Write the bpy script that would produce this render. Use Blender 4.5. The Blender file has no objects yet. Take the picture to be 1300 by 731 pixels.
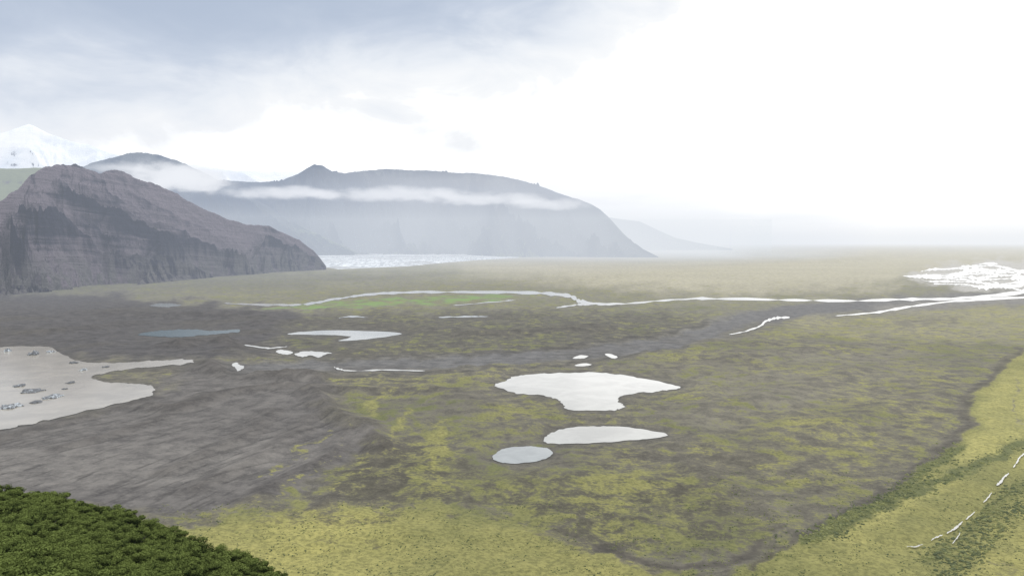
import bpy, math, random, bmesh
import numpy as np
from mathutils import Vector
random.seed(7); rng=np.random.RandomState(11)
sc=bpy.context.scene
sc.view_settings.view_transform='Standard'; sc.view_settings.look='None'; sc.view_settings.exposure=0
col=sc.collection
# ------------------------------------------------------------ survey geometry
H=250.0; F=1020.0; P=math.atan(57.5/F); cP,sP=math.cos(P),math.sin(P)
def ray(u,v):
    u=np.asarray(u,float); v=np.asarray(v,float)
    a=(u-650)/F; b=(365.5-v)/F
    Y=cP+b*sP; Z=-sP+b*cP
    return a/Y, Z/Y          # tangent of bearing, slope
def G(u,v):                  # ground position (z=0) of a surveyed bearing/depression
    t,s=ray(u,v); y=H/(-s); return t*y,y
cam=bpy.data.cameras.new("camera"); co=bpy.data.objects.new("camera",cam); col.objects.link(co)
co.location=(0,0,H); co.rotation_euler=(math.radians(90)-P,0,0)
cam.sensor_width=36; cam.lens=36*F/1300; cam.clip_start=1; cam.clip_end=900000
sc.camera=co
# ------------------------------------------------------------ noise
_perm=rng.permutation(256); _perm=np.concatenate([_perm,_perm]); _ang=rng.rand(256)*2*np.pi
_gx,_gy=np.cos(_ang),np.sin(_ang)
def perlin(x,y,seed=0):
    x=x+seed*17.31; y=y+seed*9.77
    xi=np.floor(x).astype(int); yi=np.floor(y).astype(int); xf=x-xi; yf=y-yi
    def g(ix,iy,dx,dy):
        h=_perm[(_perm[ix&255]+iy)&255]; return _gx[h]*dx+_gy[h]*dy
    uu=xf*xf*xf*(xf*(xf*6-15)+10); vv=yf*yf*yf*(yf*(yf*6-15)+10)
    a=g(xi,yi,xf,yf); b=g(xi+1,yi,xf-1,yf); c=g(xi,yi+1,xf,yf-1); d=g(xi+1,yi+1,xf-1,yf-1)
    return (a+(b-a)*uu+((c+(d-c)*uu)-(a+(b-a)*uu))*vv)*1.5
def fbm(x,y,o=4,seed=0,gain=.5):
    r=0;a=1
    for i in range(o):
        r=r+a*perlin(x,y,seed+i*3); x=x*2.03; y=y*2.03; a*=gain
    return r
def ridged(x,y,o=4,seed=0,gain=.5):
    r=0;a=1;t=0
    for i in range(o):
        r=r+a*(1-np.abs(perlin(x,y,seed+i*3))*2); t+=a; x=x*2.03; y=y*2.03; a*=gain
    return r/t
def sstep(a,b,x):
    t=np.clip((x-a)/(b-a),0,1); return t*t*(3-2*t)
# ------------------------------------------------------------ mesh helpers
def link(name,me,mat,kind=None,label=None,cat=None,group=None,parent=None):
    o=bpy.data.objects.new(name,me); col.objects.link(o)
    if mat is not None and me is not None and len(me.materials)==0: me.materials.append(mat)
    if kind:o["kind"]=kind
    if label:o["label"]=label
    if cat:o["category"]=cat
    if group:o["group"]=group
    if parent:o.parent=parent
    return o
def grid_mesh(name,X,Y,Z,smooth=True):
    nr,nc=X.shape; me=bpy.data.meshes.new(name)
    co_=np.stack([X,Y,Z],-1).reshape(-1,3).astype(np.float32)
    idx=np.arange(nr*nc).reshape(nr,nc)
    q=np.stack([idx[:-1,:-1],idx[:-1,1:],idx[1:,1:],idx[1:,:-1]],-1).reshape(-1,4).astype(np.int32)
    me.vertices.add(len(co_)); me.vertices.foreach_set("co",co_.ravel())
    me.loops.add(q.size); me.loops.foreach_set("vertex_index",q.ravel())
    me.polygons.add(len(q)); me.polygons.foreach_set("loop_start",np.arange(0,q.size,4,dtype=np.int32))
    me.polygons.foreach_set("loop_total",np.full(len(q),4,dtype=np.int32))
    me.update(calc_edges=True)
    me.polygons.foreach_set("use_smooth",np.full(len(q),smooth))
    return me
# ------------------------------------------------------------ node helpers
def N(nt,typ,ins=None,**pr):
    n=nt.nodes.new(typ)
    for k,v in pr.items(): setattr(n,k,v)
    for k,v in (ins or {}).items():
        if isinstance(v,bpy.types.NodeSocket): nt.links.new(v,n.inputs[k])
        else: n.inputs[k].default_value=v
    return n
def M(nt,op,a,b=0.0,c=0.0,clamp=False):
    n=N(nt,'ShaderNodeMath',{0:a,1:b,2:c},operation=op); n.use_clamp=clamp; return n.outputs[0]
def MR(nt,v,a,b,c=0.0,d=1.0):
    return N(nt,'ShaderNodeMapRange',{'Value':v,'From Min':a,'From Max':b,'To Min':c,'To Max':d},interpolation_type='SMOOTHSTEP').outputs[0]
def MX(nt,f,a,b,bt='MIX'):
    return N(nt,'ShaderNodeMixRGB',{'Fac':f,'Color1':a,'Color2':b},blend_type=bt).outputs[0]
def NZ(nt,vec,scale,detail=3.0,rough=.55,dist=0.0):
    return N(nt,'ShaderNodeTexNoise',{'Vector':vec,'Scale':scale,'Detail':detail,'Roughness':rough,'Distortion':dist}).outputs[0]
def c4(r,g,b): return (r,g,b,1.0)
def newmat(name):
    m=bpy.data.materials.new(name); m.use_nodes=True; nt=m.node_tree; nt.nodes.clear()
    out=nt.nodes.new('ShaderNodeOutputMaterial'); return m,nt,out
def scaled(nt,vec,s):
    return N(nt,'ShaderNodeVectorMath',{0:vec,1:s},operation='MULTIPLY').outputs[0]
# ------------------------------------------------------------ shapes in survey coords
def spline(pts,n=8,closed=True):
    p=np.array(pts,float); m=len(p); out=[]
    rg=range(m) if closed else range(m-1)
    for i in rg:
        if closed: p0,p1,p2,p3=p[i-1],p[i],p[(i+1)%m],p[(i+2)%m]
        else: p0,p1,p2,p3=p[max(i-1,0)],p[i],p[i+1],p[min(i+2,m-1)]
        for k in range(n):
            t=k/n; t2=t*t;t3=t2*t
            out.append(.5*((2*p1)+(-p0+p2)*t+(2*p0-5*p1+4*p2-p3)*t2+(-p0+3*p1-3*p2+p3)*t3))
    if not closed: out.append(p[-1])
    return np.array(out)
def segdist(U,V,poly,closed=True,vs=1.0):
    d=np.full(U.shape,1e9); n=len(poly); rg=range(n) if closed else range(n-1)
    for i in rg:
        a=poly[i]; b=poly[(i+1)%n]; ax,ay=a[0],a[1]*vs; dx,dy=b[0]-a[0],(b[1]-a[1])*vs
        L=dx*dx+dy*dy+1e-9; t=np.clip(((U-ax)*dx+(V*vs-ay)*dy)/L,0,1)
        d=np.minimum(d,np.hypot(U-ax-t*dx,V*vs-ay-t*dy))
    return d
def inside(U,V,poly):
    r=np.zeros(U.shape,bool); n=len(poly)
    for i in range(n):
        x1,y1=poly[i]; x2,y2=poly[(i+1)%n]
        if y1==y2: continue
        c=((y1>V)!=(y2>V))&(U<(x2-x1)*(V-y1)/(y2-y1)+x1); r^=c
    return r
# ------------------------------------------------------------ waters (surveyed outlines)
waters=[]
def wig(p,amp,seed):
    t=np.arange(len(p)); f=.35
    return p+np.stack([(perlin(t*f,t*0+seed)+.5*perlin(t*f*2.7,t*0+seed+7))*amp*2.2,(perlin(t*f,t*0+seed+50.5)+.5*perlin(t*f*2.7,t*0+seed+77))*amp],-1)
def body(name,pts,mat,label,amp=.8,n=10,cat="water"):
    p=wig(spline(pts,n),amp,len(waters)*3.3+.37); waters.append((name,p,mat,label,cat))
def ribbon(name,pts,mat,label,amp=.5,n=8,cat="stream"):
    p=spline(pts,n,False); t=np.arange(len(p)); s=len(waters)*2.7+.31
    c=p[:,:2]+np.stack([t*0,perlin(t*.4,t*0+s)*amp],-1)
    w=np.maximum(p[:,2]*(1+.9*perlin(t*.5,t*0+s+9.3)+.6*perlin(t*1.3,t*0+s+19.3)),.08)
    w[0]=w[-1]=.04
    d=np.gradient(c,axis=0); d/=np.linalg.norm(d,axis=1)[:,None]+1e-9
    nrm=np.stack([-d[:,1],d[:,0]],-1)
    waters.append((name,np.concatenate([c+nrm*w[:,None],(c-nrm*w[:,None])[::-1]]),mat,label,cat))
body("pond",[(628,489),(642,484),(656,477),(700,474),(760,473),(815,480),(863,491),(840,496),(795,501),(784,508),(793,517),(770,521),(722,520),(712,510),(690,502),(655,499)],"w","large pale still pond with irregular shore on gravel plain",1.2,cat="pond")
body("pond",[(691,557),(703,548),(730,542),(770,541),(810,544),(849,552),(820,557),(760,562),(700,563)],"w","long pale teardrop pond on mossy plain",.8,cat="pond")
body("pond",[(625,580),(638,570),(662,567),(690,568),(702,575),(688,584),(660,588),(635,587)],"w2","small round pale pond on mossy gravel",.7,cat="pond")
body("lake",[(-90,430),(0,440),(60,440),(95,457),(140,461),(200,457),(243,457),(236,462),(185,466),(130,474),(118,481),(150,486),(188,489),(197,496),(180,506),(110,521),(45,537),(0,545),(-90,560)],"silt","silty beige glacial lake dotted with icebergs",1.5,cat="lake")
body("lake",[(175,425),(192,421),(215,419),(245,418),(268,420),(303,418),(299,422),(262,425),(230,428),(200,427)],"dark","dark blue grey glacial lake between moraine hills",.8,cat="lake")
body("pond",[(365,424),(400,420),(460,420),(510,423),(480,429),(430,433),(445,427),(400,425)],"w2","thin pale pool on dark moraine",.5,cat="pond")
body("pond",[(374,450),(385,446),(400,446),(421,448),(413,450),(404,454),(395,451),(384,453)],"w","small pale pool among dark gravel",.5,cat="pond")
body("pond",[(294,463),(300,460),(304,463),(310,465),(308,468),(302,471),(299,467)],"w","small pale pool among dark gravel",.5,cat="pond")
body("pond",[(350,446),(358,444),(372,447),(366,450),(356,449)],"w","small pale pool among dark gravel",.5,cat="pond")
body("pond",[(727,455),(736,451),(747,452),(740,455)],"w","tiny pale pool on mossy plain",.3,cat="pond")
body("pond",[(729,464),(742,461),(751,463),(740,465)],"w","tiny pale pool on mossy plain",.3,cat="pond")
body("pond",[(768,450),(774,449),(784,453),(778,455)],"w","tiny pale pool on mossy plain",.3,cat="pond")
body("pond",[(190,388),(205,385),(230,387),(212,390)],"w2","small pale pool near mountain foot",.6,cat="pond")
ribbon("stream",[(424,466,.6),(432,469,1.1),(450,471,.6),(490,470,.8),(540,471,.4)],"w","thin pale stream over grey gravel")
ribbon("stream",[(310,438,.4),(340,442,.6),(365,440,.4)],"w","thin pale stream over grey gravel")
ribbon("stream",[(556,403,.6),(590,402,.8),(620,402,.5)],"w2","thin pale stream over dark moraine")
ribbon("stream",[(575,388,.4),(620,384,.7),(655,381,.4)],"w","thin pale stream beside green meadow")
ribbon("stream",[(430,404,.4),(445,402,.7),(468,403,.4)],"w2","thin pale stream over dark moraine")
ribbon("stream",[(925,425,.4),(945,421,.7),(965,414,.9),(972,408,1.3),(985,404,1.5),(1003,403,.8)],"w","pale side channel of braided river")
ribbon("river",[(284,385,.8),(340,387,1.2),(390,386,1.3),(430,379,1.3),(470,374,1.4),(520,371,1.4),(600,371,1.5),(680,372,1.7),(722,376,2.0),(737,383,2.5),(760,386,1.8),(800,385,1.0),(850,381,1.0),(900,379,1.2),(1000,381,1.2),(1080,382,1.2),(1150,380,1.3),(1215,379,1.5),(1265,375,2.0),(1320,368,2.6)],"w","long pale glacial river winding across plain",.7,cat="river")
ribbon("stream",[(706,391,.6),(725,388,1.0),(745,386,1.2),(765,386,.8)],"w","pale branch of glacial river")
ribbon("river",[(1060,401,.5),(1110,397,.8),(1165,388,1.0),(1230,381,1.2),(1320,377,1.0)],"w","pale lower channel of braided river",.8,cat="river")
rb=random.Random(5)
for k in range(18):
    u0=1146+rb.random()**1.3*105; u1=1345 if k%2==0 else min(1345,u0+rb.uniform(80,150))
    us=np.arange(u0,u1,9.0); f0=.5 if u0<1165 else rb.random(); f1_=rb.random()
    f=np.clip(f0+(np.clip((us-u0)/130,0,1))*(f1_-f0)*.6+.11*fbm(us/70.0,us*0+k*3.7,2,55),-.02,1.02)
    top=np.interp(us,[1146,1180,1250,1345],[349.5,340,330,325]); bot=np.interp(us,[1146,1180,1250,1345],[351.5,360,368,374])
    wd=np.maximum(.65+1.6*fbm(us/34.0,us*0+k*5.1,2,58)+.8*(us-1146)/200,.08)*np.interp(us,[u0,u0+25],[.5,1])
    if len(us)>4: ribbon("river_channel",[(a_,b_,c_) for a_,b_,c_ in zip(us,top+(bot-top)*f,wd)],"w","pale braided channel of glacial river on outwash plain",.35,5,cat="river")
for pp in [[(1300,577,.5),(1294,582,.9),(1291,588,.7),(1286,594,.4)],[(1281,602,.5),(1275,606,1.0),(1271,612,1.5),(1265,617,.9)],
           [(1259,626,.4),(1254,633,.8),(1248,639,.4)],[(1238,650,.4),(1231,656,.7),(1226,661,.4)],[(1222,663,.6),(1216,669,1.3),(1209,674,1.0),(1202,678,.5)],
           [(1197,680,.5),(1189,683,.8),(1182,687,.4)],[(1172,692,.3),(1162,695,.6),(1151,695,.3)],[(1219,677,.3),(1215,684,.6),(1209,691,.4)]]:
    ribbon("stream",pp,"creek","short glinting stretch of rocky stream in green scrub",.9)
# ------------------------------------------------------------ GROUND
s_rows=np.concatenate([np.linspace(2.5,.47,50)[:-1],np.arange(.47,.0012,-.00058),[.0008,.0005]])
yr=H/s_rows
t_in=np.arange(-.74,.74,.00118)
tc=np.concatenate([np.linspace(-1.5,-.74,60)[:-1],t_in,np.linspace(.74,1.5,60)])
T,Yg=np.meshgrid(tc,yr); X=T*Yg
S=-H/Yg; B=(S*cP+sP)/(cP-S*sP); V=365.5-F*B; U=650+F*T*(cP+B*sP)
fine=fbm(X/45,Yg/45,3,5); mid=fbm(X/260,Yg/260,4,9); big=fbm(X/1100,Yg/1100,3,14)
rdg=ridged(X/170+big,Yg/170,4,21)
wob1=fbm(U/38,V/14,4,31); wob2=fbm(U/30,V/10,4,37)
def pmask(poly,fe,wk=1.0):
    poly=np.array(poly,float); m=np.zeros(U.shape); Uw=U+wob1*20*wk; Vw=V+wob2*7*wk
    bb=(Uw>poly[:,0].min()-fe*3)&(Uw<poly[:,0].max()+fe*3)&(Vw>poly[:,1].min()-fe*2)&(Vw<poly[:,1].max()+fe*2)
    if not bb.any(): return m
    uu,vv=Uw[bb],Vw[bb]; d=segdist(uu,vv,poly,True,2.0); d=np.where(inside(uu,vv,poly),d,-d)
    m[bb]=sstep(-fe,fe,d); return m
def lmask(poly,w,warp=.5,vs=2.0):
    poly=np.array(poly,float); m=np.zeros(U.shape); uu_=U+wob1*8*warp; vv_=V+wob2*4*warp
    bb=(uu_>poly[:,0].min()-w*3)&(uu_<poly[:,0].max()+w*3)&(vv_>poly[:,1].min()-w*2)&(vv_<poly[:,1].max()+w*2)
    d=segdist(uu_[bb],vv_[bb],poly,False,vs); m[bb]=np.exp(-(d/w)**2); return m
colr=np.empty(U.shape+(3,)); colr[:]=(.112,.106,.088)
veg=np.full(U.shape,.52); yel=np.full(U.shape,.36)
def paint(m,c=None,v=None,y=None):
    global veg,yel
    if c is not None: colr[:]=colr+(np.array(c)-colr)*m[...,None]
    if v is not None: veg=veg+(v-veg)*m
    if y is not None: yel=yel+(y-yel)*m
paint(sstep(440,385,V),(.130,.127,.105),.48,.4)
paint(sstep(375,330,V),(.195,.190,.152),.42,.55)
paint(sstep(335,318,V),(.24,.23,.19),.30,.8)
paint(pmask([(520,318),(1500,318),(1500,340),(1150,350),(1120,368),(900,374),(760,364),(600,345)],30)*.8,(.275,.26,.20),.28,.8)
paint(pmask([(-300,345),(420,345),(560,352),(330,368),(200,372),(100,380),(-300,395)],20)*.7,(.10,.098,.080),.4,.2)
paint(pmask([(-300,372),(130,374),(290,388),(400,398),(380,425),(340,452),(240,457),(-300,450)],14),(.053,.051,.054),.06,.2)
paint(pmask([(400,398),(700,392),(900,400),(840,430),(640,450),(430,455),(330,440)],18),(.076,.073,.064),.42,.35)
paint(pmask([(-300,540),(60,535),(200,497),(250,460),(330,468),(420,475),(400,520),(470,560),(420,612),(250,655),(100,640),(-300,640)],14),(.084,.080,.079),.03,.2)
paint(pmask([(-300,575),(150,572),(330,560),(400,585),(280,620),(-300,615)],30),(.108,.103,.100),.0,.2)
paint(pmask([(860,470),(1150,430),(1200,470),(1100,520),(900,560)],30)*.6,(.14,.133,.108),.42,.5)
paint(pmask([(880,560),(1180,480),(1230,500),(1200,570),(1120,625),(1000,690),(860,640)],30),(.108,.102,.082),.48,.5)
paint(pmask([(420,600),(520,560),(620,600),(900,620),(1000,700),(760,700),(640,650),(430,640)],26),(.088,.084,.062),.56,.5)
paint(pmask([(235,676),(330,660),(420,652),(560,654),(650,666),(700,690),(780,716),(860,733),(800,900),(-100,900),(100,700)],34),(.15,.14,.075),.86,.85)
RB=[(1500,425),(1285,448),(1262,480),(1228,512),(1238,540),(1200,575),(1140,625),(1010,694),(930,730),(900,900),(1500,900)]
paint(pmask(RB,12,.4),(.17,.165,.08),.90,.62)
paint(pmask([(1500,460),(1278,476),(1240,515),(1244,550),(1190,600),(1060,690),(1090,690),(1240,600),(1290,560),(1500,545)],14,.6),(.27,.262,.14),.88,1.0)
paint(pmask([(1500,680),(1300,680),(1240,720),(1210,760),(1500,760)],10)*.6,(.19,.175,.10),.7,1.0)
paint(pmask([(1000,400),(1300,385),(1500,385),(1500,425),(1285,438),(1100,432),(1000,425)],14),(.16,.153,.115),.5,.7)
ln1=ridged(X/120+.6*mid,Yg/150,4,71,.6); ln2=ridged(X/60+.4*mid,Yg/90,4,77,.6)
grav=np.clip(veg/.35,0,1)*np.clip((1.05-veg)/.4,.3,1)
veg=veg+grav*(.20*sstep(.62,.85,ln1)-.20*sstep(.62,.86,ln2)-.03)
yel=yel+np.clip(veg/.5,0,1)*.35*np.clip(fbm(X/150,Yg/260,4,83),-1,1)-.12
for L in ([(440,560),(400,600),(330,640)],[(470,575),(450,610),(400,650)],[(420,545),(370,585),(330,605)],[(500,500),(470,520),(455,545)],[(520,520),(500,560),(505,610)],[(560,540),(550,590),(560,630)]):
    paint(lmask(L,7,1.8)*.75,None,.70,.75)
for L,w,k in [([(1292,446),(1246,490),(1222,510),(1230,538),(1195,572),(1130,622),(1010,690),(955,722)],8,.75),
            ([(765,696),(800,713),(860,722),(930,716),(965,694)],8,.95),([(700,672),(765,696)],4,.5),
            ([(1210,406),(1150,411)],9,.4),([(1290,480),(1296,500),(1284,520),(1300,545)],3,.5)]:
    m=lmask(L,w,.9)*k; paint(m,(.054,.05,.044),.06)
paint(lmask([(1215,570),(1140,628),(1020,692)],7,.8)*.8,(.06,.08,.04),.9,-.6)
paint(lmask([(1320,557),(1240,592),(1190,614),(1130,640),(1080,662),(1040,690)],9,1.2)*.9,(.055,.08,.035),.95,-.9)
paint(lmask([(1310,610),(1270,640),(1225,680),(1180,715)],14,1.5)*.6,(.06,.075,.035),.85,.0)
bed=lmask([(300,470),(420,464),(560,462),(660,455),(760,447),(850,436),(905,420),(950,404),(1040,392),(1130,386),(1300,376),(1400,368)],12,.9)
bed=np.clip(bed*2.1,0,1)
paint(bed,(.090,.090,.093),-.1,.2)
paint(np.clip(lmask([(430,455),(640,450),(740,438),(840,427),(900,410)],3.5,1)+lmask([(420,479),(620,471),(700,466),(800,452),(870,440)],4,1),0,1)*.7,(.048,.046,.045),.05)
paint(lmask([(1120,392),(1200,384),(1400,374)],12)*.8,(.15,.145,.135),.0)
paint(pmask([(1140,350),(1230,330),(1400,324),(1400,374),(1230,368)],10)*.9,(.28,.275,.265),-.1)
lush=pmask([(325,390),(400,386),(470,380),(560,376),(672,375),(650,378),(560,386),(470,389),(400,393)],5,.5)*sstep(-.5,.3,fbm(U/26,V/3.5,3,91))
# relief ---------------------------------------------------------
relief=2.2+1.8*mid+1.1*fine
fans=pmask([(-300,540),(250,470),(420,480),(480,580),(250,655),(-300,640)],20)
mor=np.clip(pmask([(300,420),(500,395),(760,395),(1000,420),(1000,600),(800,690),(300,690),(380,560),(250,500)],40)+pmask([(-300,380),(350,390),(350,470),(-300,440)],20),0,1)*(1-.85*fans)
relief=relief*(1-.65*fans)+mor*(5.5*np.clip(rdg,-.2,1)**2+2.2*fbm(X/80,Yg/80,4,44))
def heightline(pts,w,h,dark=0,rk=.35):
    global relief
    sp=spline(pts,5,False); p=np.array([G(a,b) for a,b in sp]); bb=(X>p[:,0].min()-4*w)&(X<p[:,0].max()+4*w)&(Yg>p[:,1].min()-4*w)&(Yg<p[:,1].max()+4*w)
    xx=X[bb]+mid[bb]*w*.5+fine[bb]*w*.14; yy=Yg[bb]+big[bb]*w*.3+fine[bb]*w*.12; d=segdist(xx,yy,p,False)
    k=np.clip(1-d/(w*1.6),0,1); hh=h*(k**1.1)*(1+rk*rdg[bb]); relief[bb]=relief[bb]*(1-.6*k)+hh
    if dark:
        m=np.zeros(U.shape); m[bb]=k**.6*dark; paint(m,(.050,.046,.044),.12)
heightline([(392,496),(420,518),(448,538),(470,556),(486,572)],22,11,.5,.15)
heightline([(345,522),(300,560),(210,600)],15,4.0,.40,.15)
heightline([(400,530),(340,575),(250,622)],15,5.0,.40,.15)
heightline([(440,552),(400,590),(320,640)],15,5.0,.45,.15)
heightline([(480,575),(455,610),(400,650)],14,4.0,.40,.15)
heightline([(520,560),(500,600),(470,640)],14,3.0,.35,.15)
heightline([(260,500),(180,540),(80,570)],14,4,.40,.15)
heightline([(405,495),(470,500),(560,500),(620,520)],26,8,.35)
heightline([(-40,455),(0,430),(100,420),(170,412)],60,10,.4)
heightline([(200,470),(245,462),(300,475),(380,478)],36,13,.65)
heightline([(230,440),(265,432),(310,440)],40,17,.75)
heightline([(130,500),(210,520),(290,500),(360,490)],22,7,.6)
heightline([(0,558),(90,532),(190,505)],16,5,.65)
heightline([(120,398),(200,402),(330,400)],70,15,.3)
heightline([(330,412),(400,410),(480,414)],60,11,.3)
heightline([(520,420),(640,425),(760,415)],60,10,.3)
heightline([(480,610),(600,625),(700,605),(820,615)],30,4)
heightline([(850,590),(960,640),(1010,680)],24,4.5)
heightline([(1000,560),(1120,520),(1200,500)],30,5)
heightline([(870,470),(980,450),(1100,440)],50,7,.2)
heightline([(900,520),(1000,500),(1090,470)],30,6,.2)
relief*=np.where(Yg>2500,np.exp(-(Yg-2500)/4500),1)
relief=np.maximum(relief,.6)
relief*=(1-.9*bed)
perp=X*.935-Yg*.354; alng=X*.354+Yg*.935
dr=ridged(perp/26+.35*mid,alng/300+.2*big,4,61,.55); relief-=fans*sstep(.66,.9,dr)*.6
paint(fans*sstep(.64,.84,dr)*.7,(.048,.046,.046))
paint(fans*sstep(.2,.8,fbm(perp/60,alng/500,3,66))*.5,(.13,.124,.12))
paint(np.clip(mor*sstep(.05,.6,-mid)*.3,0,1),(.06,.055,.045),.25)
paint(sstep(.72,.92,ln2)*.4*sstep(330,420,V)*(1-fans)*np.clip((1.0-veg)/.4,0,1),(.054,.05,.042))
relief=np.maximum(relief,.35)
dw=np.full(U.shape,60.0); ds=np.full(U.shape,60.0)
for (_,p,mt_,*_r) in waters:
    bb=(U>p[:,0].min()-30)&(U<p[:,0].max()+30)&(V>p[:,1].min()-16)&(V<p[:,1].max()+16)
    uu,vv=U[bb],V[bb]; d=segdist(uu,vv,p,True,1.7); d=np.where(inside(uu,vv,p),-d,d); dw[bb]=np.minimum(dw[bb],d)
    if mt_!="creek": ds[bb]=np.minimum(ds[bb],d)
fl=sstep(1.0,26,dw)
Z=relief*fl
Z=np.where(dw<1.2,np.clip((dw-1.2)*.25,-1.5,0)-.05,Z)
shore=np.exp(-np.clip(ds+3*wob2,0,60)/7)*sstep(380,430,V)
paint(shore*.65,(.058,.056,.054),.05)
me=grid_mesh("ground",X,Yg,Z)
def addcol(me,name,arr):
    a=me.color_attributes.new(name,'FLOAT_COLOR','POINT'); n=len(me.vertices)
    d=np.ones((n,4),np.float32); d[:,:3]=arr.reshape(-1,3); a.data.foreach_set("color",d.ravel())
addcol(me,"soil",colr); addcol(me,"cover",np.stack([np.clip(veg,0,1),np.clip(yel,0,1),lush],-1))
m,nt,out=newmat("plain_soil_and_moss")
pos=N(nt,'ShaderNodeNewGeometry').outputs['Position']
soil=N(nt,'ShaderNodeVertexColor',layer_name="soil").outputs[0]
cov=N(nt,'ShaderNodeSeparateColor',{0:N(nt,'ShaderNodeVertexColor',layer_name="cover").outputs[0]})
n1=NZ(nt,pos,1/30,8,.70); n2=NZ(nt,pos,1/150,4,.6); n3=NZ(nt,pos,1/4,3,.65); n4=NZ(nt,pos,1/700,3,.5)
mixn=M(nt,'ADD',M(nt,'MULTIPLY',n1,.72),M(nt,'MULTIPLY',n2,.28))
mixn=M(nt,'ADD',M(nt,'MULTIPLY',mixn,.80),M(nt,'MULTIPLY',n3,.20))
thr=M(nt,'SUBTRACT',.69,M(nt,'MULTIPLY',cov.outputs[0],.38))
vf=MR(nt,M(nt,'SUBTRACT',mixn,thr),-.05,.065,0,.92)
vcol=MX(nt,cov.outputs[1],c4(.110,.120,.050),c4(.305,.285,.098))
vcol=MX(nt,MR(nt,n3,.35,.6),MX(nt,.5,vcol,c4(.045,.05,.02)),vcol)
vcol=MX(nt,MR(nt,n1,.35,.65,.45,0),vcol,MX(nt,.6,vcol,c4(.08,.09,.035)))
sv=MX(nt,MR(nt,n1,.35,.65),MX(nt,1.0,soil,c4(.68,.68,.69),'MULTIPLY'),MX(nt,1.0,soil,c4(1.3,1.29,1.26),'MULTIPLY'))
sv=MX(nt,MR(nt,n3,.45,.7,0,.35),sv,MX(nt,1.0,soil,c4(1.7,1.67,1.60),'MULTIPLY'))
base=MX(nt,vf,sv,vcol)
base=MX(nt,MR(nt,n4,.35,.65,0,.25),base,MX(nt,1.0,base,c4(.70,.70,.72),'MULTIPLY'))
base=MX(nt,M(nt,'MULTIPLY',cov.outputs[2],.85),base,c4(.125,.20,.065))
bp=N(nt,'ShaderNodeBump',{'Height':M(nt,'ADD',n1,M(nt,'MULTIPLY',n3,.2)),'Strength':1.0,'Distance':MR(nt,cov.outputs[0],0,.4,2.5,6.0)})
bs=N(nt,'ShaderNodeBsdfPrincipled',{'Base Color':base,'Roughness':1.0,'Specular IOR Level':.1,'Normal':bp.outputs[0]})
nt.links.new(bs.outputs[0],out.inputs[0])
link("ground",me,m,"structure","vast outwash plain of dark gravel and yellow green moss","plain")
# ------------------------------------------------------------ water objects
def watermat(name,base,rough,ior):
    m,nt,out=newmat(name); pos=N(nt,'ShaderNodeNewGeometry').outputs['Position']
    n=NZ(nt,pos,1/70,5,.65,.5); n2=NZ(nt,scaled(nt,pos,(.4,1,1)),.25,2,.5)
    b=MX(nt,MR(nt,n,.35,.65),c4(*[x*.80 for x in base]),c4(*base))
    bp=N(nt,'ShaderNodeBump',{'Height':n2,'Strength':.2,'Distance':.2})
    bs=N(nt,'ShaderNodeBsdfPrincipled',{'Base Color':b,'Roughness':rough,'IOR':ior,'Normal':bp.outputs[0]})
    nt.links.new(bs.outputs[0],out.inputs[0]); return m
WM={"w":watermat("sky_sheen_water",(.33,.33,.315),.12,1.45),"w2":watermat("grey_sky_sheen_water",(.25,.265,.265),.12,1.42),"silt":watermat("silty_water",(.275,.255,.22),.15,1.38),"dark":watermat("dark_lake_water",(.03,.055,.065),.25,1.25)}  # pale base of pond and stream water stands in for reflected bright sky
WM["creek"]=WM["w"]
for k,(nm,p,mt,lb,cat) in enumerate(waters):
    x,y=G(p[:,0],p[:,1]); me=bpy.data.meshes.new(nm)
    if nm in("stream","river","river_channel"):
        h=len(p)//2; fs=[(i,i+1,len(p)-2-i,len(p)-1-i) for i in range(h-1)]
    else: fs=[tuple(range(len(p)))]
    zz=.3+.02*k
    me.from_pydata([(a,b,zz if nm!="pond" and nm!="lake" else .3) for a,b in zip(x,y)],[],fs); me.update()
    link(nm,me,WM[mt],"structure",lb,cat)
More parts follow.
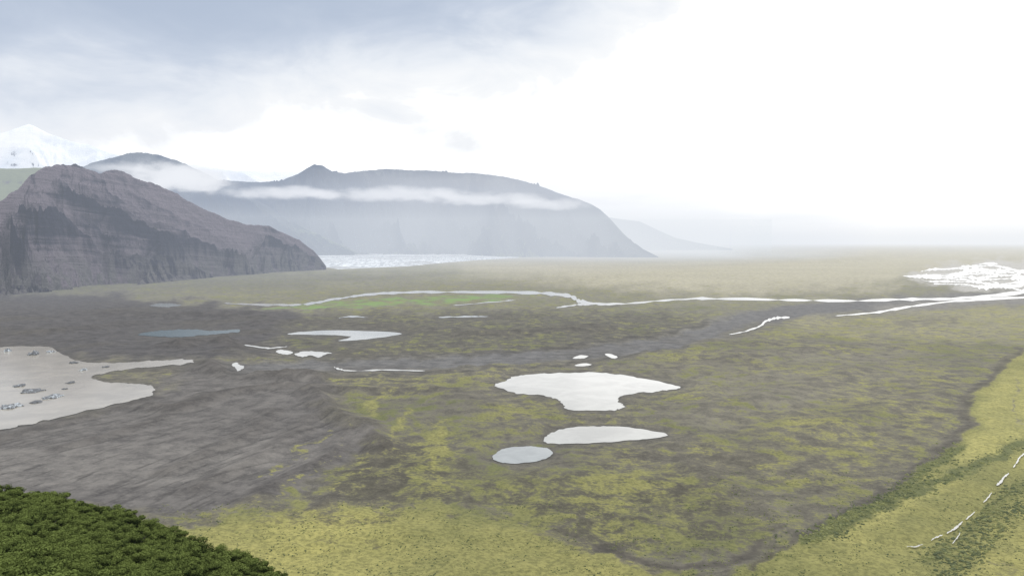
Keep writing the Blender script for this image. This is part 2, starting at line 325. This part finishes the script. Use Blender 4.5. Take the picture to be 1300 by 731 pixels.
# ------------------------------------------------------------ icebergs
m_ice,nt,out=newmat("dirty_ice")
pos=N(nt,'ShaderNodeNewGeometry').outputs['Position']; oi=N(nt,'ShaderNodeObjectInfo').outputs['Random']
n=NZ(nt,pos,.22,5,.65)
b=MX(nt,MR(nt,M(nt,'ADD',n,M(nt,'MULTIPLY',M(nt,'SUBTRACT',oi,.5),.25)),.52,.74),c4(.045,.05,.06),c4(.34,.38,.42))
bs=N(nt,'ShaderNodeBsdfPrincipled',{'Base Color':b,'Roughness':.6}); nt.links.new(bs.outputs[0],out.inputs[0])
bergs=[(14,516,24,3),(24,490,13,2.6),(40,497,22,2.8),(46,511,13,1.8),(68,504,22,2.4),(90,486,9,1.8),(42,450,12,4.4),(64,447,8,2.5),(94,461,10,2),(10,446,8,3),(106,470,8,2),(134,466,8,1.6),(82,494,6,1.6)]
for k,(u,v,w,hh) in enumerate(bergs):
    x,y=G(u,v); sc_=y/F; W=w*sc_*.5; Hh=hh*sc_*.8
    bm=bmesh.new(); bmesh.ops.create_icosphere(bm,subdivisions=3,radius=1)
    sd=k*5.1
    for vt in bm.verts:
        c=vt.co; a=math.atan2(c.y,c.x); r=1+.3*math.sin(a*2+sd)*math.cos(a*3+sd*2)+.14*math.sin(a*7+sd)
        f=float(perlin(np.array(c.x*2.2+sd),np.array(c.y*2.2+c.z)))
        top=max(c.z,0); c.x*=r; c.y*=r*1.1; c.z=(top**.7)*(1+.9*f+.5*math.sin(c.x*3+sd)) if c.z>0 else c.z*.4
        vt.co=(c.x*W,c.y*W*1.2,c.z*Hh)
    me=bpy.data.meshes.new("iceberg"); bm.to_mesh(me); bm.free()
    o=link("iceberg",me,m_ice,None,"small dirty grey iceberg floating on silty lake","iceberg","icebergs on the glacial lake")
    o.location=(x,y,.35)
# ------------------------------------------------------------ MOUNTAINS
def ridge_obj(name,sil,basep,kk,ncol,nrow,gul,wl,mat,label,prof=1.2,seed=3,back=1.2,rough=.01,cat="mountain",steps=0,z0=-6,diag=0.0,fr=.3,gain=.55,samp=.012,lowc=1.0,top=.9,gc=.62):
    s=np.array(sil,float); u=np.linspace(s[0,0],s[-1,0],ncol); v=np.interp(u,s[:,0],s[:,1])
    bpx=np.array(basep,float); yb=np.interp(u,bpx[:,0],bpx[:,1])
    t,sl=ray(u,v); Zc=(H+yb*sl)/(1-kk*sl)
    Zc=np.maximum(Zc,5); Yc=yb+np.maximum(kk*Zc,60)
    L=np.concatenate([[0],np.cumsum(np.hypot(np.diff(t*Yc),np.diff(Yc)*.5))])
    Zc=Zc*(1+rough*fbm(L/wl*2.5,L*0+seed,6,seed,.62))
    q=np.linspace(0,1,nrow); q2=1+np.linspace(0,1,nrow//4)[1:]*back
    q=np.concatenate([q,q2])
    Q,LL=np.meshgrid(q,L,indexing='ij'); yb=yb[None]
    LL=LL+diag*np.clip(Q,0,1)*Zc[None]
    spur=fbm(LL/(wl*1.7),Q*.5,3,seed+5)
    yb2=yb-(spur*.22+.02)*np.minimum(kk*Zc[None],1e9)*(1-np.clip(Q,0,1))**.7
    Y=yb2+(Yc[None]-yb2)*Q; Xx=t[None]*Y
    front=np.clip(Q,0,1)
    pr=front**prof
    if steps: pr=pr+samp*np.sin(front*steps*6.283+fbm(LL/wl*.6,Q*0,2,seed+8)*4)*np.sin(front*3.14159)
    Zz=Zc[None]*pr
    env=np.sin(np.clip(front,0,1)**lowc*3.14159)**.6*sstep(1.0,top,front)
    g=ridged(LL/wl+.35*fbm(LL/wl,Q*2.5,2,seed+2),Q*.8,6,seed+1,gain)
    f2=fbm(LL/(wl*.22),Q*7,5,seed+12,.6)
    Zz=Zz+env*np.minimum(Zc[None]/ (Zc.max()*.5),1)*gul*((g-gc)*1.5+fr*f2)
    Zz=np.where(Q>1,Zc[None]*np.clip(1-(Q-1)/back,0,1)**1.3,Zz)
    Zz=np.maximum(Zz,z0); Zz[0]=z0
    me=grid_mesh(name,Xx,Y,Zz)
    addcol(me,"form",np.stack([np.clip(g,0,1),front,np.clip(.5+.5*spur,0,1)],-1))
    return link(name,me,mat,"structure",label,cat)
def rockmat(name,r1,r2,vg,vmin,vmax,strata,nsc,snow=None,zveg=None,bump=12,ws=.3,talus=None,dip=0.0,gk=.0,lo=.38,hi=.62):
    m,nt,out=newmat(name); ge=N(nt,'ShaderNodeNewGeometry'); pos=ge.outputs['Position']
    fm=N(nt,'ShaderNodeSeparateColor',{0:N(nt,'ShaderNodeVertexColor',layer_name="form").outputs[0]})
    nz=N(nt,'ShaderNodeSeparateXYZ',{0:ge.outputs['Normal']}).outputs[2]
    px,py,pz=N(nt,'ShaderNodeSeparateXYZ',{0:pos}).outputs
    a=NZ(nt,pos,nsc,5,.6); c=NZ(nt,pos,nsc*5,4,.6)
    zz=M(nt,'ADD',pz,M(nt,'MULTIPLY',px,dip))
    sv_=N(nt,'ShaderNodeCombineXYZ',{0:M(nt,'MULTIPLY',px,.0011),1:M(nt,'MULTIPLY',py,.0011),2:M(nt,'MULTIPLY',zz,strata)}).outputs[0]
    st=NZ(nt,sv_,1.0,4,.65,.2)
    vs=NZ(nt,scaled(nt,pos,(nsc*6,nsc*6,nsc*1.0)),1.0,4,.6)
    mixv=M(nt,'ADD',M(nt,'MULTIPLY',a,.35),M(nt,'ADD',M(nt,'MULTIPLY',st,ws),M(nt,'MULTIPLY',vs,.65-ws)))
    mixv=M(nt,'ADD',mixv,M(nt,'MULTIPLY',M(nt,'SUBTRACT',.55,fm.outputs[0]),gk))
    b=MX(nt,MR(nt,mixv,lo,hi),c4(*r1),c4(*r2))
    w=M(nt,'ADD',nz,M(nt,'MULTIPLY',M(nt,'SUBTRACT',a,.5),.9)); w=M(nt,'ADD',w,M(nt,'MULTIPLY',M(nt,'SUBTRACT',c,.5),.4))
    if talus: b=MX(nt,M(nt,'MULTIPLY',MR(nt,pz,talus[0],talus[1],1,0),MR(nt,vs,.40,.56)),b,c4(*talus[2]))
    if zveg: w=M(nt,'SUBTRACT',w,MR(nt,pz,zveg[0],zveg[1],0,zveg[2]))
    b=MX(nt,MR(nt,w,vmin,vmax),b,c4(*vg))
    if snow:
        sn=M(nt,'ADD',M(nt,'MULTIPLY',M(nt,'SUBTRACT',a,.5),snow[4]),M(nt,'MULTIPLY',M(nt,'SUBTRACT',c,.5),.35)); sn=M(nt,'ADD',sn,MR(nt,pz,snow[0],snow[1],snow[2],snow[3]))
        sn=M(nt,'ADD',sn,M(nt,'MULTIPLY',M(nt,'SUBTRACT',nz,.6),.9))
        b=MX(nt,MR(nt,sn,-.03,.05),b,MX(nt,MR(nt,a,.35,.65),c4(.44,.49,.57),c4(.60,.63,.67)))
    bp=N(nt,'ShaderNodeBump',{'Height':M(nt,'ADD',M(nt,'ADD',c,vs),M(nt,'MULTIPLY',st,.8)),'Strength':1.0,'Distance':bump})
    bs=N(nt,'ShaderNodeBsdfPrincipled',{'Base Color':b,'Roughness':1.0,'Specular IOR Level':.1,'Normal':bp.outputs[0]})
    nt.links.new(bs.outputs[0],out.inputs[0]); return m
m_near=rockmat("basalt_cliff",(.010,.011,.022),(.100,.086,.104),(.075,.086,.05),.96,1.14,.034,1/300,zveg=(0,900,.14),bump=26,ws=.40,talus=(40,260,(.074,.072,.074)),dip=.18,gk=.55,lo=.39,hi=.60)
m_green=rockmat("grassy_slope",(.06,.055,.055),(.10,.09,.08),(.105,.122,.055),.50,.70,.02,1/400)
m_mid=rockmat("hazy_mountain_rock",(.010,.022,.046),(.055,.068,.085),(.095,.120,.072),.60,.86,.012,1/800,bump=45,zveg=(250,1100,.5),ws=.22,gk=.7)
m_snow=rockmat("glacier_snow_and_rock",(.025,.03,.045),(.06,.06,.075),(.05,.05,.06),1.9,2.2,.01,1/1300,snow=(900,2300,.10,.13,1.1),bump=20)
ridge_obj("mountain",[(-420,300),(-200,285),(-60,268),(0,256),(28,234),(52,215),(75,209),(95,206),(104,208),(112,215),(126,220),(146,218),(165,221),(178,229),(192,231),(215,241),(238,253),(262,266),(290,279),(315,285),(342,288),(362,296),(380,305),(398,318),(408,330),(414,338)],
  [(-420,2900),(0,3750),(100,4350),(200,5050),(300,6000),(360,6800),(414,7400)],1.25,1500,400,330,520,m_near,"dark purple basalt mountain with gullied cliffs and green talus",1.25,4,rough=.028,steps=6,diag=1.3,fr=.14,gain=.58,samp=.018,lowc=.8,top=.95,gc=.60)
ridge_obj("mountain",[(-400,200),(-200,205),(-60,214),(0,214),(45,213),(70,214),(100,222),(150,245),(200,270),(230,300)],
  [(-400,6500),(230,8000)],1.3,500,120,60,900,m_green,"grassy green mountain shoulder behind dark cliffs",1.0,13,rough=.006)
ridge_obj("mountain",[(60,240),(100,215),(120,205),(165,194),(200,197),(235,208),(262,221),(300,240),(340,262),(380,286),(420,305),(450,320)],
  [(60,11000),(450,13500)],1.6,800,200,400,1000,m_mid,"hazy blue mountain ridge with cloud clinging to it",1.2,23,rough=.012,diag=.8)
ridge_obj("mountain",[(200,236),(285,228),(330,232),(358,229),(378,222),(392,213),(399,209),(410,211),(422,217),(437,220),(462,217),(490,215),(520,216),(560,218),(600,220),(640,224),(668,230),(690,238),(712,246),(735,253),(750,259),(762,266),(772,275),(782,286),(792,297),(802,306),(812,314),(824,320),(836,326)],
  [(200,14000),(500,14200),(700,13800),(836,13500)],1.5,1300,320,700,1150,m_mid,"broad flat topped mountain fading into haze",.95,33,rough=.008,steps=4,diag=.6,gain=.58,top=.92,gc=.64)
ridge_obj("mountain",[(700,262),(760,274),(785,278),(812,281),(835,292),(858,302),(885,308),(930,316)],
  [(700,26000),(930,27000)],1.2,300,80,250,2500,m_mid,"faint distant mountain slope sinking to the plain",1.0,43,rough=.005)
ridge_obj("glacier",[(-400,150),(-100,165),(0,170),(22,163),(36,158),(48,163),(66,172),(90,180),(112,184),(132,192),(160,200),(200,204),(250,210),(290,216),(340,218),(385,218),(420,232)],
  [(-400,14500),(150,15500),(420,17500)],1.4,800,240,260,1900,m_snow,"white snow covered ice cap with dark rock peaks",.8,53,rough=.008,cat="glacier",fr=.1,gain=.4)
# glacier tongue
m_tong,nt,out=newmat("crevassed_glacier_ice"); pos=N(nt,'ShaderNodeNewGeometry').outputs['Position']
a=NZ(nt,scaled(nt,pos,(1/30,1/240,1/30)),1.0,5,.7); d=NZ(nt,pos,1/700,4,.6)
b=MX(nt,MR(nt,a,.40,.62),c4(.26,.29,.32),c4(.55,.59,.63)); b=MX(nt,MR(nt,d,.45,.65,0,.8),b,c4(.22,.23,.24))
bs=N(nt,'ShaderNodeBsdfPrincipled',{'Base Color':b,'Roughness':.8}); nt.links.new(bs.outputs[0],out.inputs[0])
uu=np.linspace(404,660,600); vf_=np.interp(uu,[404,430,520,560,610,660],[338,342,338,334,330,327.2]); vb_=np.interp(uu,[404,660],[324,326])
tf=np.linspace(0,1,160); _,sf=ray(uu,vf_); tt,_=ray(uu,vf_); _,sb=ray(uu,vb_); yf=H/-sf; ybk=np.maximum(H/-sb,yf+50)
Yt=yf[None]+(ybk-yf)[None]*tf[:,None]; Xt=tt[None]*Yt
ed=np.minimum(1,tf[:,None]*12)*np.minimum(1,(660-uu)[None]/80)
Zt=ed*(14+tf[:,None]*22+14*ridged(Xt/90,Yt/400,5,71,.65))+.2
link("outlet_glacier",grid_mesh("outlet_glacier",Xt,Yt,Zt),m_tong,"structure","flat crevassed grey white glacier tongue reaching the plain","glacier")
# ------------------------------------------------------------ hillside + birch scrub
crest=[(-500,592,150),(-200,602,138),(0,618,130),(60,627,127),(100,635,124),(180,657,118),(250,684,110),(310,711,104),(370,738,99),(450,798,92),(600,900,75),(900,960,65),(1800,980,60)]
cr=np.array(crest,float); uu=np.linspace(-500,1800,260); vc=np.interp(uu,cr[:,0],cr[:,1]); dc=np.interp(uu,cr[:,0],cr[:,2])
tt,sl=ray(uu,vc); zc=H+dc*sl-2.3
rows=[]
for fr_ in np.linspace(0,1,50):
    d=8+(dc-8)*fr_; z=(H-7)+(zc-(H-7))*(1-(1-fr_)**1.5)
    z=np.minimum(z,H-7-(d-8)*.02) ; rows.append((d,z))
for k in np.linspace(0,1,40)[1:]:
    d=dc+k*420; z=zc*(1-k)**1.15-3*k; rows.append((d,z))
Yh=np.array([r[0] for r in rows]); Zh=np.array([r[1] for r in rows]); Xh=tt[None]*Yh
Zh=Zh+.3*fbm(Xh/12,Yh/12,3,81)
m,nt,out=newmat("hill_undergrowth"); pos=N(nt,'ShaderNodeNewGeometry').outputs['Position']
a=NZ(nt,pos,1.6,6,.7); b=MX(nt,MR(nt,a,.38,.64),c4(.008,.014,.005),c4(.05,.075,.02))
bp=N(nt,'ShaderNodeBump',{'Height':a,'Strength':1.0,'Distance':.8})
bs=N(nt,'ShaderNodeBsdfPrincipled',{'Base Color':b,'Roughness':1.0,'Specular IOR Level':0.0,'Normal':bp.outputs[0]}); nt.links.new(bs.outputs[0],out.inputs[0])
link("hillside",grid_mesh("hillside",Xh,Yh,Zh),m,"structure","steep hillside covered with dark green undergrowth","hill")
m_leaf,nt,out=newmat("birch_leaves"); ge=N(nt,'ShaderNodeNewGeometry'); oi=N(nt,'ShaderNodeObjectInfo').outputs['Random']
lc=N(nt,'ShaderNodeVertexColor',layer_name="leaf_shade").outputs[0]
n=NZ(nt,ge.outputs['Position'],.13,4,.65)
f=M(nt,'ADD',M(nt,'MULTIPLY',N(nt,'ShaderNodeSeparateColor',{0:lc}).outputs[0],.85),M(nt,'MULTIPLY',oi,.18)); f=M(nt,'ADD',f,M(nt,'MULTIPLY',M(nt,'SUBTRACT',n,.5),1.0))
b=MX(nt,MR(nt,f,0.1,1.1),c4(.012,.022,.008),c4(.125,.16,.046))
d1=N(nt,'ShaderNodeBsdfDiffuse',{'Color':b}); d2=N(nt,'ShaderNodeBsdfTranslucent',{'Color':b})
mxs=N(nt,'ShaderNodeMixShader',{0:.22,1:d1.outputs[0],2:d2.outputs[0]}); nt.links.new(mxs.outputs[0],out.inputs[0])
m_bark,nt,out=newmat("birch_bark"); pos=N(nt,'ShaderNodeNewGeometry').outputs['Position']
bs=N(nt,'ShaderNodeBsdfPrincipled',{'Base Color':MX(nt,NZ(nt,pos,5,3),c4(.05,.04,.035),c4(.2,.18,.16)),'Roughness':.9}); nt.links.new(bs.outputs[0],out.inputs[0])
def shrub_meshes(seed):
    r=np.random.RandomState(seed)
    nl=24; lob=np.stack([r.normal(0,.95,nl),r.normal(0,.95,nl),r.uniform(.9,2.5,nl)],-1); lob[:,2]-=.3*np.hypot(lob[:,0],lob[:,1])**1.5; lob[:,2]=np.maximum(lob[:,2]+.4,.5); lr=r.uniform(.25,.6,nl)
    n=7500; k=r.randint(0,nl,n); dr=r.normal(size=(n,3)); dr/=np.linalg.norm(dr,axis=1)[:,None]; dr[:,2]=np.abs(dr[:,2])*np.where(r.rand(n)<.75,1,-1)
    rad=lr[k]*(r.rand(n)**.35)*r.uniform(.85,1.25,n)
    c=lob[k]+dr*rad[:,None]
    sz=r.uniform(.032,.075,n)
    a=r.normal(size=(n,3))*.6+dr; a/=np.linalg.norm(a,axis=1)[:,None]
    t1=np.cross(a,r.normal(size=(n,3))); t1/=np.linalg.norm(t1,axis=1)[:,None]; t2=np.cross(a,t1)
    P_=np.stack([c-t1*sz[:,None]*1.5,c+t2*sz[:,None],c+t1*sz[:,None]*1.5,c-t2*sz[:,None]],1).reshape(-1,3)
    me=bpy.data.meshes.new("crown"); me.from_pydata(P_.tolist(),[],np.arange(4*n).reshape(-1,4).tolist())
    tn=np.clip(.05+.5*(c[:,2]-.6)/2.2+.5*dr[:,2]*(rad/lr[k])+r.uniform(-.15,.15,n),0,1); tn=np.repeat(tn,4)  # shade put into leaf colour: dark low and under clumps, light on top
    addcol(me,"leaf_shade",np.stack([tn]*3,-1)); me.materials.append(m_leaf)
    bm=bmesh.new()
    for j in range(0,nl,2):
        pts=[np.array([0,0,-1.2]),lob[j]*np.array([.3,.3,.35]),lob[j]]; rr=[.10,.06,.015]; prev=None
        for pnt,rad_ in zip(pts,rr):
            ring=[bm.verts.new((pnt[0]+rad_*math.cos(q),pnt[1]+rad_*math.sin(q),pnt[2])) for q in (0,1.257,2.513,3.77,5.027)]
            if prev:
                for i in range(5): bm.faces.new((prev[i],prev[(i+1)%5],ring[(i+1)%5],ring[i]))
            prev=ring
    tm=bpy.data.meshes.new("trunk"); bm.to_mesh(tm); bm.free(); tm.materials.append(m_bark)
    return me,tm
var=[shrub_meshes(100+i) for i in range(8)]
pts=[]
for j in range(90):
    for i in range(90):
        y=40+j*1.2+random.uniform(-.9,.9)+(i%2)*.8; x=-105+i*1.3+random.uniform(-.9,.9)
        t=x/y
        dcv=float(np.interp(t,tt,dc))
        if y>dcv+4: continue
        jc=int(np.clip(np.searchsorted(tt,t),0,len(tt)-1)); z=float(np.interp(y,Yh[:,jc],Zh[:,jc]))
        s_=(z+2.8-H)/y; b_=(s_*cP+sP)/(cP-s_*sP); v=365.5-F*b_; u=650+F*t*(cP+b_*sP)
        if -22<u<430 and v<736: pts.append((x,y,z,v))
random.shuffle(pts)
def thin(r):
    keep=[]
    for p in pts:
        if all((p[0]-q[0])**2+(p[1]-q[1])**2>r*r for q in keep): keep.append(p)
    return keep
r_=1.5; keep=thin(r_)
while len(keep)>300: r_*=1.04; keep=thin(r_)
for p in keep:
    e=bpy.data.objects.new("birch_shrub",None); e.empty_display_size=.5; col.objects.link(e)
    k_=r_/1.5; e.location=p[:3]; s=random.uniform(.85,1.12); e.scale=(s*k_*random.uniform(.9,1.15),s*k_*random.uniform(.9,1.15),s*random.uniform(.75,1.0)); e.rotation_euler=(0,0,random.uniform(0,6.28))
    e["label"]="dense dark green birch shrub on steep hillside"; e["category"]="shrub"; e["group"]="birch shrubs on the hillside"
    cm,tm=random.choice(var)
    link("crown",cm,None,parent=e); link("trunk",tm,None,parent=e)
# ------------------------------------------------------------ low scrub on the plain (stuff)
def scrub(n,fn,smin,smax):
    C=[]
    while len(C)<n:
        u,v=fn(); x,y=G(u,v); C.append((float(x),float(y)))
    C=np.array(C)
    zi=[]
    for x,y in C:
        j=int(np.clip(np.searchsorted(yr,y),0,len(yr)-1)); i=int(np.clip(np.searchsorted(tc,x/y),0,len(tc)-1)); zi.append((Z[j,i],dw[j,i]))
    zi=np.array(zi); ok=zi[:,1]>3; C=C[ok]; zi=zi[ok]; n=len(C)
    s=smin+(smax-smin)*rng.rand(n)**2; ang=np.linspace(0,2*np.pi,7)[:-1]
    rj=rng.uniform(.7,1.2,(n,6)); rt=rng.uniform(.7,1.2,(n,6))
    b=np.stack([C[:,:1]+s[:,None]*rj*np.cos(ang),C[:,1:]+s[:,None]*rj*np.sin(ang),np.repeat(zi[:,:1]-.4,6,1)],-1)
    t=np.stack([C[:,:1]+s[:,None]*.65*rt*np.cos(ang),C[:,1:]+s[:,None]*.65*rt*np.sin(ang),zi[:,:1]+s[:,None]*.5*rt],-1)
    tp=np.stack([C[:,0],C[:,1],zi[:,0]+s*.75],-1)[:,None]
    vv=np.concatenate([b,t,tp],1).reshape(-1,3); f=[]
    for k in range(n):
        o=k*13
        for i in range(6):
            j=(i+1)%6; f.append((o+i,o+j,o+6+j,o+6+i)); f.append((o+6+i,o+6+j,o+12))
    return vv.tolist(),f
m_scr,nt,out=newmat("low_scrub"); pos=N(nt,'ShaderNodeNewGeometry').outputs['Position']
b=MX(nt,MR(nt,NZ(nt,pos,.12,3),.35,.65),c4(.045,.06,.022),c4(.14,.15,.05))
bs=N(nt,'ShaderNodeBsdfPrincipled',{'Base Color':b,'Roughness':1.0}); nt.links.new(bs.outputs[0],out.inputs[0])
LN=[np.array(a,float) for a in ([(1320,557),(1240,592),(1190,614),(1130,640),(1080,662),(1040,690)],[(1310,610),(1270,640),(1225,680),(1180,715)],[(1310,640),(1280,660),(1240,700),(1200,735)],[(1215,570),(1140,628),(1020,692)])]
def f1():
    L=random.choice(LN); k=random.randint(0,len(L)-2); t=random.random(); p=L[k]*(1-t)+L[k+1]*t
    return p[0]+random.gauss(0,11),min(p[1]+random.gauss(0,4.5),745)
def f2():
    while True:
        u=random.uniform(200,1320); v=random.uniform(600,745)
        if (u>900 or v>640) and perlin(np.array(u/45),np.array(v/18),5)>-.05+random.uniform(-.2,.2): return u,v
A,FA=scrub(3800,f1,.5,2.1); A2,FB=scrub(4800,f2,.35,1.1)
FB=[tuple(i+len(A) for i in f) for f in FB]
me=bpy.data.meshes.new("scrub"); me.from_pydata(A+A2,[],FA+FB); me.update()
link("scrub",me,m_scr,"stuff","low dark green scrub scattered over mossy plain","scrub")
# ------------------------------------------------------------ haze volumes
def volmat(name,sig,colr_,ext=(1,1,1)):
    m,nt,out=newmat(name)
    ab=N(nt,'ShaderNodeVolumeAbsorption',{'Color':c4(1-ext[0],1-ext[1],1-ext[2]),'Density':sig})
    em=N(nt,'ShaderNodeEmission',{'Color':c4(*[a*b for a,b in zip(colr_,ext)]),'Strength':sig})  # haze glows by itself, standing in for the daylight it would scatter
    ad=N(nt,'ShaderNodeAddShader',{0:ab.outputs[0],1:em.outputs[0]}); nt.links.new(ad.outputs[0],out.inputs['Volume']); return m
def prism(name,bot,top,z0,z1,mat,label):
    n=len(bot); v=[(x,y,z0) for x,y in bot]+[(x,y,z1) for x,y in top]
    f=[tuple(range(n))[::-1],tuple(range(n,2*n))]+[(i,(i+1)%n,n+(i+1)%n,n+i) for i in range(n)]
    me=bpy.data.meshes.new(name); me.from_pydata(v,[],f); me.update()
    return link(name,me,mat,"structure",label,"haze")
q=[(-90000,-2000),(90000,-2000),(300000,520000),(-300000,520000)]
prism("haze",q,q,-60,1300,volmat("thin_haze",1/44000,(.88,.905,.935),(.94,.97,1.0)),"thin pale atmospheric haze over the whole valley")
q=[(-14000,2600),(-1500,2600),(4000,10500),(7000,15500),(-26000,15500)]
prism("haze",q,q,-55,1250,volmat("valley_haze",1/26000,(.60,.68,.86),(.80,.89,1.0)),"thin blue haze in front of the mountains")
q=[(-7000,8500),(2000,8500),(5000,12000),(5000,15500),(-9000,15500)]
prism("haze",q,q,-50,700,volmat("low_haze",1/19000,(.78,.84,.86)),"pale low haze bank at the mountain foot")
q=[(-3600,13500),(1500,9800),(3500,11500),(4800,19000),(2500,24000)]
prism("haze",q,q,-40,1500,volmat("mist_bank",1/11500,(.90,.925,.95)),"bright white mist dissolving the mountain end")
# ------------------------------------------------------------ low clouds (volumes)
def cloudobj(u,v,depth,wpx,hpx,dm,dens,seed,label,amp=3.0,off=.62,sc_=450):
    t,s=ray(u,v); x,y,z=t*depth,depth,H+depth*s
    sx,sz=wpx*depth/F/2,hpx*depth/F/2
    bm=bmesh.new(); bmesh.ops.create_icosphere(bm,subdivisions=3,radius=1); me=bpy.data.meshes.new("cloud"); bm.to_mesh(me); bm.free()
    m,nt,out=newmat("cloud_vapour"); tcn=N(nt,'ShaderNodeTexCoord').outputs['Object']; pos=N(nt,'ShaderNodeNewGeometry').outputs['Position']
    l=N(nt,'ShaderNodeVectorMath',{0:tcn},operation='LENGTH').outputs['Value']
    n=NZ(nt,scaled(nt,pos,(1,1,2.2)),1/sc_,4,.66)
    dn=M(nt,'ADD',M(nt,'SUBTRACT',off,l),M(nt,'MULTIPLY',M(nt,'SUBTRACT',n,.5),amp))
    dn=M(nt,'MULTIPLY',MR(nt,dn,0,.9),dens); dn=M(nt,'MULTIPLY',dn,MR(nt,l,1.0,.6))
    ab=N(nt,'ShaderNodeVolumeAbsorption',{'Color':c4(0,0,0),'Density':dn}); em=N(nt,'ShaderNodeEmission',{'Color':c4(.93,.95,.975),'Strength':dn})  # cloud whiteness is its own emission instead of scattered daylight
    ad=N(nt,'ShaderNodeAddShader',{0:ab.outputs[0],1:em.outputs[0]}); nt.links.new(ad.outputs[0],out.inputs['Volume'])
    me.materials.append(m); o=link("cloud",me,None,"structure",label,"cloud"); o.location=(x,y,z); o.scale=(sx,dm,sz)
    return o
cloudobj(228,224,10000,175,62,650,1/120,1,"white cloud puff clinging to mountain ridge",3.2,.85,480)
cloudobj(140,213,10000,110,26,400,1/350,4,"white cloud wisp on mountain ridge")
cloudobj(20,176,14000,240,50,600,1/700,5,"white mist wrapped around snowy summit",2.6,.8,900)
for (u_,v_,w_,h_) in [(365,245,240,24),(490,246,300,26),(610,252,260,24),(705,259,180,20)]:
    cloudobj(u_,v_,13000,w_,h_,450,1/300,2,"long thin white cloud band along mountain slope",2.6,.95,520)
# ------------------------------------------------------------ light
el,az=math.radians(36),math.radians(50)
Sd=Vector((math.sin(az)*math.cos(el),math.cos(az)*math.cos(el),math.sin(el)))
sl_=bpy.data.lights.new("sun",'SUN'); sl_.energy=1.5; sl_.angle=math.radians(10); sl_.color=(1,.96,.9)
so=bpy.data.objects.new("sun",sl_); col.objects.link(so); so.rotation_euler=Sd.to_track_quat('Z','Y').to_euler()
w=bpy.data.worlds.new("World"); sc.world=w; w.use_nodes=True; nt=w.node_tree; nt.nodes.clear()
out=nt.nodes.new('ShaderNodeOutputWorld')
d=N(nt,'ShaderNodeTexCoord').outputs['Generated']; xyz=N(nt,'ShaderNodeSeparateXYZ',{0:d}); x,y,z=xyz.outputs
nA=NZ(nt,scaled(nt,d,(1,1,2.2)),3.0,5,.5,.3); nB=NZ(nt,scaled(nt,d,(1,1,2.2)),7,5,.55,.4)
def lobe(cx,cz,sx,sz,rot=0.0):
    dx=M(nt,'SUBTRACT',x,cx); dz=M(nt,'SUBTRACT',z,cz); dz=M(nt,'SUBTRACT',dz,M(nt,'MULTIPLY',dx,rot))
    a=M(nt,'POWER',M(nt,'ABSOLUTE',M(nt,'DIVIDE',dx,sx)),2.0); b=M(nt,'POWER',M(nt,'ABSOLUTE',M(nt,'DIVIDE',dz,sz)),2.0)
    return M(nt,'SUBTRACT',1.0,M(nt,'SQRT',M(nt,'ADD',a,b)))
g=M(nt,'MAXIMUM',lobe(-.40,.275,.58,.125,.12),M(nt,'SUBTRACT',lobe(-.16,.155,.32,.07,-.25),.90))
g=M(nt,'ADD',g,M(nt,'MULTIPLY',M(nt,'SUBTRACT',nA,.5),.8)); g=M(nt,'ADD',g,M(nt,'MULTIPLY',M(nt,'SUBTRACT',nB,.5),1.1))
g=M(nt,'MULTIPLY',MR(nt,g,-.95,.95),MR(nt,y,0,.3))
rp=N(nt,'ShaderNodeValToRGB',{0:g}); cr_=rp.color_ramp
cr_.elements[0].position=0; cr_.elements[0].color=c4(2.0,2.0,1.98)
cr_.elements[1].position=1; cr_.elements[1].color=c4(.44,.52,.66)
e=cr_.elements.new(.38); e.color=c4(1.0,1.01,1.02)
e=cr_.elements.new(.58); e.color=c4(.84,.88,.94)
e=cr_.elements.new(.80); e.color=c4(.58,.65,.77)
nC=NZ(nt,scaled(nt,d,(1,1,9)),2.2,5,.55,.2)
veil=M(nt,'MULTIPLY',MR(nt,z,.17,.03),MR(nt,nC,.38,.66))
cc=MX(nt,M(nt,'MULTIPLY',veil,.55),rp.outputs[0],c4(.90,.925,.955))
hz=MR(nt,z,.0,.06,.8,0); cc=MX(nt,hz,cc,c4(.95,.965,.985))
sky=N(nt,'ShaderNodeTexSky',sky_type='NISHITA',sun_disc=False,sun_elevation=el,sun_rotation=az)
cc=MX(nt,.05,cc,MX(nt,1.0,sky.outputs[0],c4(.1,.1,.1),'MULTIPLY'))
bg=N(nt,'ShaderNodeBackground',{'Color':cc,'Strength':1.0}); nt.links.new(bg.outputs[0],out.inputs[0])
